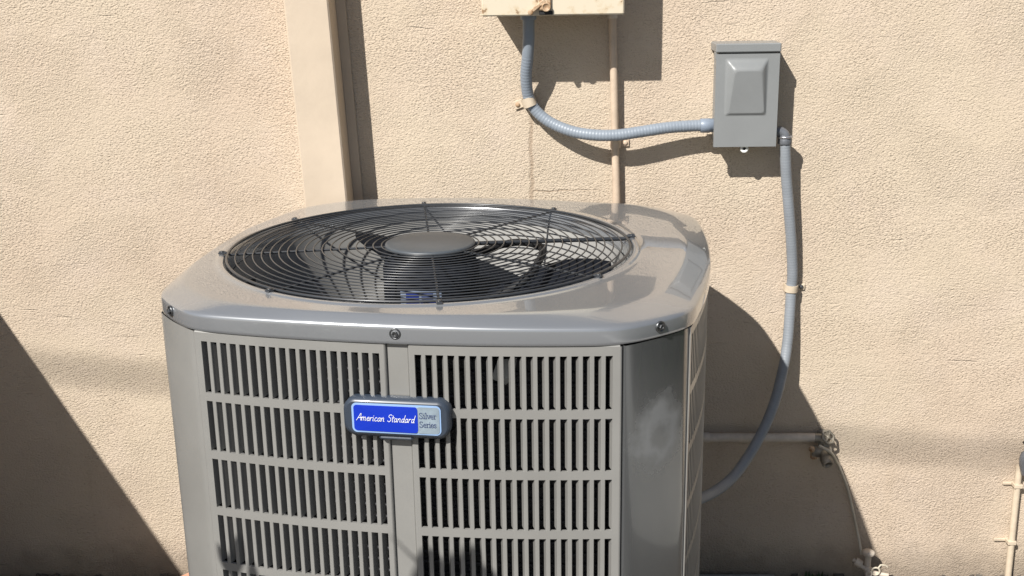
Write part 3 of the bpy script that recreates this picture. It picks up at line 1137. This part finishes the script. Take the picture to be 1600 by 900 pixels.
for k in range(4):
    a_ = R(45+90*k)
    b_.tube([m_ @ Vector((0, 0, 0)), m_ @ Vector((.0135*math.cos(a_), .0135*math.sin(a_), 0))], .002, 6)
b_.lathe([(.0045, -.012), (.0045, .003), (.003, .0045), (0, .0045)], m_, 10)
b_.build('handle', M['brass'], ft)
b_ = MB()
b_.lathe([(.0075, 0), (.0075, .014), (.006, .016), (0, .016)], axis((-.017, -.036, .002), (0, -.1, -1)), 8, False)
b_.lathe([(.006, 0), (.0068, .003), (.0055, .010), (0, .012)], axis((-.024, -.045, .012), (-.2, -1, .1)), 9)
b_.build('drain_plug', M['rust'], ft)

ca = MB()
ca.tube(spline([(.705, -.052, .322), (.7190, -.058, .316), (.7330, -.050, .303), (.7480, -.030, .278), (.7600, -.018, .2560), (.7814, -.012, .2037), (.7960, -.012, .1508), (.8068, -.014, .1076), (.8115, -.026, .0800), (.8140, -.036, .0600)], .004), .0032, 8)
tag(ca.build('thin_tube', M['cable']), 'thin beige irrigation tube dropping from the tap to the valve', 'tube')

iv = empty('irrigation_valve', (.826, -.045, .030), 0, 'small irrigation valve with mushroom cap at the foot of the wall', 'valve')
b_ = MB()
b_.lathe([(.0068, -.010), (.0068, .036), (.0060, .038)], None, 14)
b_.lathe([(.0128, .036), (.0135, .038), (.0135, .042), (.010, .0445), (0, .045)], None, 18)
b_.build('capped_riser', M['pipe_grey'], iv)
b_ = MB()
b_.tube([(-.030, .006, .020), (-.016, -.002, .010), (.002, -.008, .000), (.024, -.010, -.006), (.042, -.012, -.008)], .0046, 9)
b_.lathe([(.0088, 0), (.0092, .002), (.0092, .013), (.008, .015)], axis((-.026, .004, .018), (.8, -.3, -.5)), 10)
b_.lathe([(.0082, 0), (.0088, .002), (.0088, .012), (.007, .014)], axis((-.006, -.004, .004), (.9, -.3, -.4)), 10)
b_.lathe([(.0060, 0), (.0078, .001), (.0078, .010), (.0050, .010), (.0050, .003), (0, .003)], axis((-.002, -.010, -.002), (.1, -1, .1)), 12)
b_.build('valve_body', M['pipe_grey'], iv)
b_ = MB()
b_.tube([(.013+.0088*math.cos(2*math.pi*k/20), -.016, .004+.0088*math.sin(2*math.pi*k/20)) for k in range(20)], .0021, 6, closed=True)
b_.tube([(.019, -.014, .011), (.024, -.012, .017), (.034, -.010, .0155), (.040, -.009, .010)], .0019, 6)
b_.build('ring_clip', M['cable'], iv)

# pipe and valve at the right edge
rp = MB()
rp.tube([(1.1383, -.014, .2560), (1.1385, -.014, .2498), (1.1391, -.014, .1678), (1.1401, -.014, .0767), (1.1412, -.014, -.02)], .0070, 14)
rpo = tag(rp.build('drain_pipe', M['strap']), 'cream painted pipe standing against the sunlit wall at the far right', 'pipe')
for z_, ln in ((.2124, .016), (.0789, .022)):
    b_ = MB()
    b_.bbox((1.139-.0088, -.0225, z_-.0045), (1.139+.0088, 0, z_+.0045), .001)
    b_.bbox((1.128-ln, -.006, z_-.003), (1.1305, -.0005, z_+.0035), .001)
    b_.build('bracket', M['strap'], rpo)
rv = empty('pipe_valve', (1.146, -.03, .256), 0, 'grey bulbous valve on top of the cream pipe at the right edge', 'valve')
b_ = MB()
b_.lathe([(.005, -.014), (.0085, -.010), (.0150, .006), (.0185, .022), (.0180, .034), (.0120, .043), (.005, .045), (.005, .060)], axis((0, 0, 0), (.1, -.1, 1)), 16)
b_.build('valve_body', M['grey_metal'], rv)
b_ = MB()
b_.bbox((-.012, -.008, .058), (.05, .006, .064), .002)
b_.build('lever', M['dark'], rv)
b_ = MB()
b_.tube([(.004, .004, -.006), (.006, .002, -.016), (.012, .004, -.022)], .0042, 8)
b_.build('drip_nozzle', M['dark'], rv)

# ------------------------------------------------------------------ pad, brick, weed
pd = MB()
pd.bbox((-.60, -1.10, -.06), (.636, -.012, .0005), .004)
tag(pd.build('concrete_pad', M['concrete']), 'pale concrete pad under the large grey air conditioner', 'pad')
bk_ = MB()
bk_.bbox((-.045, -.03, -.02), (.06, .03, .035), .006, Matrix.Translation((-.628, -.085, .0)) @ Matrix.Rotation(R(25), 4, 'Z') @ Matrix.Rotation(R(-14), 4, 'Y'))
tag(bk_.build('broken_brick', M['brick']), 'broken pinkish brick on the ground behind the left foot of the air conditioner', 'brick')


def leaf(mb, base, d, up, L_, w_, curl=.25, n=5):
    d = Vector(d).normalized()
    side = d.cross(Vector(up)).normalized()
    nn = side.cross(d)
    c0, l0, r0 = [], [], []
    for i in range(n+1):
        t = i/n
        c = Vector(base) + d*L_*t + nn*(-curl*L_*t*t)
        ww = w_*math.sin(math.pi*min(1, t*.92+.06))**.8*(1 if i < n else .05)
        c0.append(c)
        l0.append(c+side*ww/2 + nn*ww*.12)
        r0.append(c-side*ww/2 + nn*ww*.12)
    mb.loft([[a_, b2, c_] for a_, b2, c_ in zip(l0, c0, r0)], closed=False)


wd = MB()
rg = random.Random(3)
for i in range(16):
    a_ = rg.uniform(0, 6.28)
    base = (.722+rg.uniform(-.02, .02), -.03+rg.uniform(-.01, .01), -.012)
    leaf(wd, base, (math.cos(a_)*.5, math.sin(a_)*.4-.1, rg.uniform(.6, 1.4)), (math.cos(a_), math.sin(a_), .3), rg.uniform(.012, .030), rg.uniform(.004, .007))
tag(wd.build('weed', M['weed']), 'small dark green weed sprouting at the foot of the shaded wall', 'weed')
# leaf litter and crumbs along the foot of the wall
lit = MB()
for i in range(420):
    x = rg.uniform(-1.6, 1.7)
    y = -.004-abs(rg.gauss(0, .05))
    if -.6 < x < .636 and y < -.012: continue
    s_ = rg.uniform(.003, .011)
    q = Matrix.Translation((x, y, -.012+s_*.3)) @ Matrix.Rotation(rg.uniform(0, 6), 4, 'Z') @ Matrix.Rotation(rg.uniform(-.7, .7), 4, 'X')
    lit.box((-s_, -s_*.5, -s_*.35), (s_, s_*.5, s_*.35), q)
tag(lit.build('ground_litter', M['soil']), 'brown crumbs of soil and litter along the foot of the wall', 'litter', kind='stuff')

# ------------------------------------------------------------------ things beyond the frame whose shadows or reflections fall in it
SHADE_SKEW = .65 - .535*1.05
sw = MB()  # unseen wall, added and slanted to cast the diagonal shadow at the left
sw.box((-.14, -1.75, -.05), (0, 0, .955))
shadow_wall = sw.build('shadow_wall', M['stucco'])
shadow_wall.location = (-1.222, -.001, 0)
shadow_wall.rotation_euler = (0, 0, -math.atan(SHADE_SKEW))
tag(shadow_wall, 'unseen low wall added at the left to cast the diagonal shadow on the long wall', 'wall')
sw = MB()
sw.bbox((-.145, -1.755, .955), (.0, -.035, 1.0), .004)
sw.build('coping', M['smooth_paint'], shadow_wall)  # top of the added shadow wall

# unseen paved strip and foliage, added only to shape the right corner post's reflection
pv = MB()
pv.add([(1.30, -7.0, -.009), (1.98, -7.0, -.009), (1.98, -.16, -.009), (1.30, -.16, -.009)], [(0, 1, 2, 3)])
tag(pv.build('added_paving', M['added_paving']), kind='structure')
hg = empty('added_hedge', (2.50, -1.9, -.014), 0, 'unseen dark green foliage added at the right to darken the corner post reflection', 'added_hedge')
lf, st_ = MB(), MB()
rg = random.Random(21)
for i in range(5200):
    p = Vector((rg.uniform(-.28, .40), rg.uniform(-2.3, 1.8), 1.45*rg.random()**.8))
    p.x += .10*math.sin(p.y*3.1)*math.sin(p.z*4.0+p.y)
    leaf(lf, p, (rg.gauss(-.5, .6), rg.gauss(0, .7), rg.gauss(.2, .5)), (0, 0, 1), rg.uniform(.06, .11), rg.uniform(.03, .055), .2, 2)
for i in range(12):
    y_ = -2.1+.34*i
    st_.tube([(0.05, y_, 0), (.07+rg.uniform(-.05, .05), y_+rg.uniform(-.08, .08), .6), (.05+rg.uniform(-.1, .1), y_+rg.uniform(-.15, .15), 1.25)], lambda i_: (.02, .014, .006)[i_], 6)
st_.build('stems', M['stem'], hg)
tag(lf.build('foliage', M['leaf'], hg), kind='stuff')

# young tree in front of the left corner: its leaves shade the lower louvres
UM = Matrix.Translation(ULOC) @ Matrix.Rotation(UROT, 4, 'Z')


def shade_src(u, z, D):
    return UM @ pt(u, 0, z) - SUN*(D/abs(SUN.y))


tr = empty('leafy_shrub', (-.86, -1.72, -.014), 0, 'leafy green shrub standing in front and left of the air conditioner', 'shrub')
inv = Matrix.Translation((.86, 1.72, .014))
lv, stm = MB(), MB()
rg = random.Random(11)
tips = []
A1 = shade_src(-.258, .474, .62)
A2 = shade_src(-.225, .456, .66)
B0 = shade_src(-.020, .566, .72)
B1 = shade_src(.012, .533, .74)
B2 = shade_src(.075, .510, .78)
leafset = [(A1, (.25, .15, .35), .075, .034), (A1, (-.2, .1, .5), .06, .03), (A2, (.5, .2, -.1), .075, .032), (A2, (.1, .2, .35), .05, .026), (A1-Vector((0, 0, .03)), (.6, .1, -.3), .09, .045),
           (B1, (.75, .2, -.35), .085, .05), (B1-Vector((.01, 0, .03)), (.6, .2, .05), .075, .035), (B2, (.5, .2, .5), .06, .04), (B2, (.8, .1, -.2), .09, .05), (B2-Vector((.03, 0, .02)), (.3, .1, .45), .07, .035), (B1-Vector((0, 0, .05)), (.5, .1, -.2), .11, .06)]
for b0, d_, L_, w_ in leafset:
    leaf(lv, b0, d_, (-.5, -.8, .75), L_*.80, w_*.66, .12)
stm.tube([B0, B0.lerp(B1, .5)+Vector((.002, 0, -.004)), B1], lambda i: (.0012, .0018, .0026)[i], 6)
root = Vector((-.86, -1.72, -.014))
for p in (A1, A2, B1, B2):
    mid = root.lerp(p, .55) + Vector((-.05, -.03, .10))
    stm.tube(spline([root, mid, p + Vector((-.01, -.01, -.04)), p], .02), .004, 6)
for i in range(46):
    a_ = rg.uniform(0, 6.28)
    h_ = rg.uniform(.25, .85)
    rr2 = rg.uniform(.08, .26)*(1-.3*h_)
    p = Vector((-.90+rr2*math.cos(a_), -1.76+rr2*math.sin(a_), h_))
    stm.tube(spline([root+Vector((rg.uniform(-.03, .03), rg.uniform(-.03, .03), 0)), root.lerp(p, .5)+Vector((0, 0, .08)), p], .05), .003, 5)
    for _ in range(5):
        leaf(lv, p+Vector((rg.gauss(0, .02), rg.gauss(0, .02), rg.gauss(0, .03))), (math.cos(a_)+rg.gauss(0, .5), math.sin(a_)+rg.gauss(0, .5), rg.uniform(-.3, .8)), (0, 0, 1), rg.uniform(.05, .09), rg.uniform(.025, .045))
lv.v = [tuple(inv @ Vector(p)) for p in lv.v]
stm.v = [tuple(inv @ Vector(p)) for p in stm.v]
stm.build('stems', M['stem'], tr)
tag(lv.build('foliage', M['leaf'], tr), kind='stuff')

# overhead service cable: its soft shadow bands the wall
D_ = 4.4
k_ = D_/abs(SUN.y)
P0 = Vector((-.9, 0, .478)) - SUN*k_
P1 = Vector((1.05, 0, .275)) - SUN*k_
dd = (P1-P0)
oc_ = MB()
oc_.tube([P0+dd*t + Vector((0, 0, .02*(t-.5)**2)) for t in [-3+.25*i for i in range(29)]], .0095, 8)
tag(oc_.build('overhead_cable', M['dark']), 'black overhead cable slung across the yard, shading faint bands on the wall', 'cable')
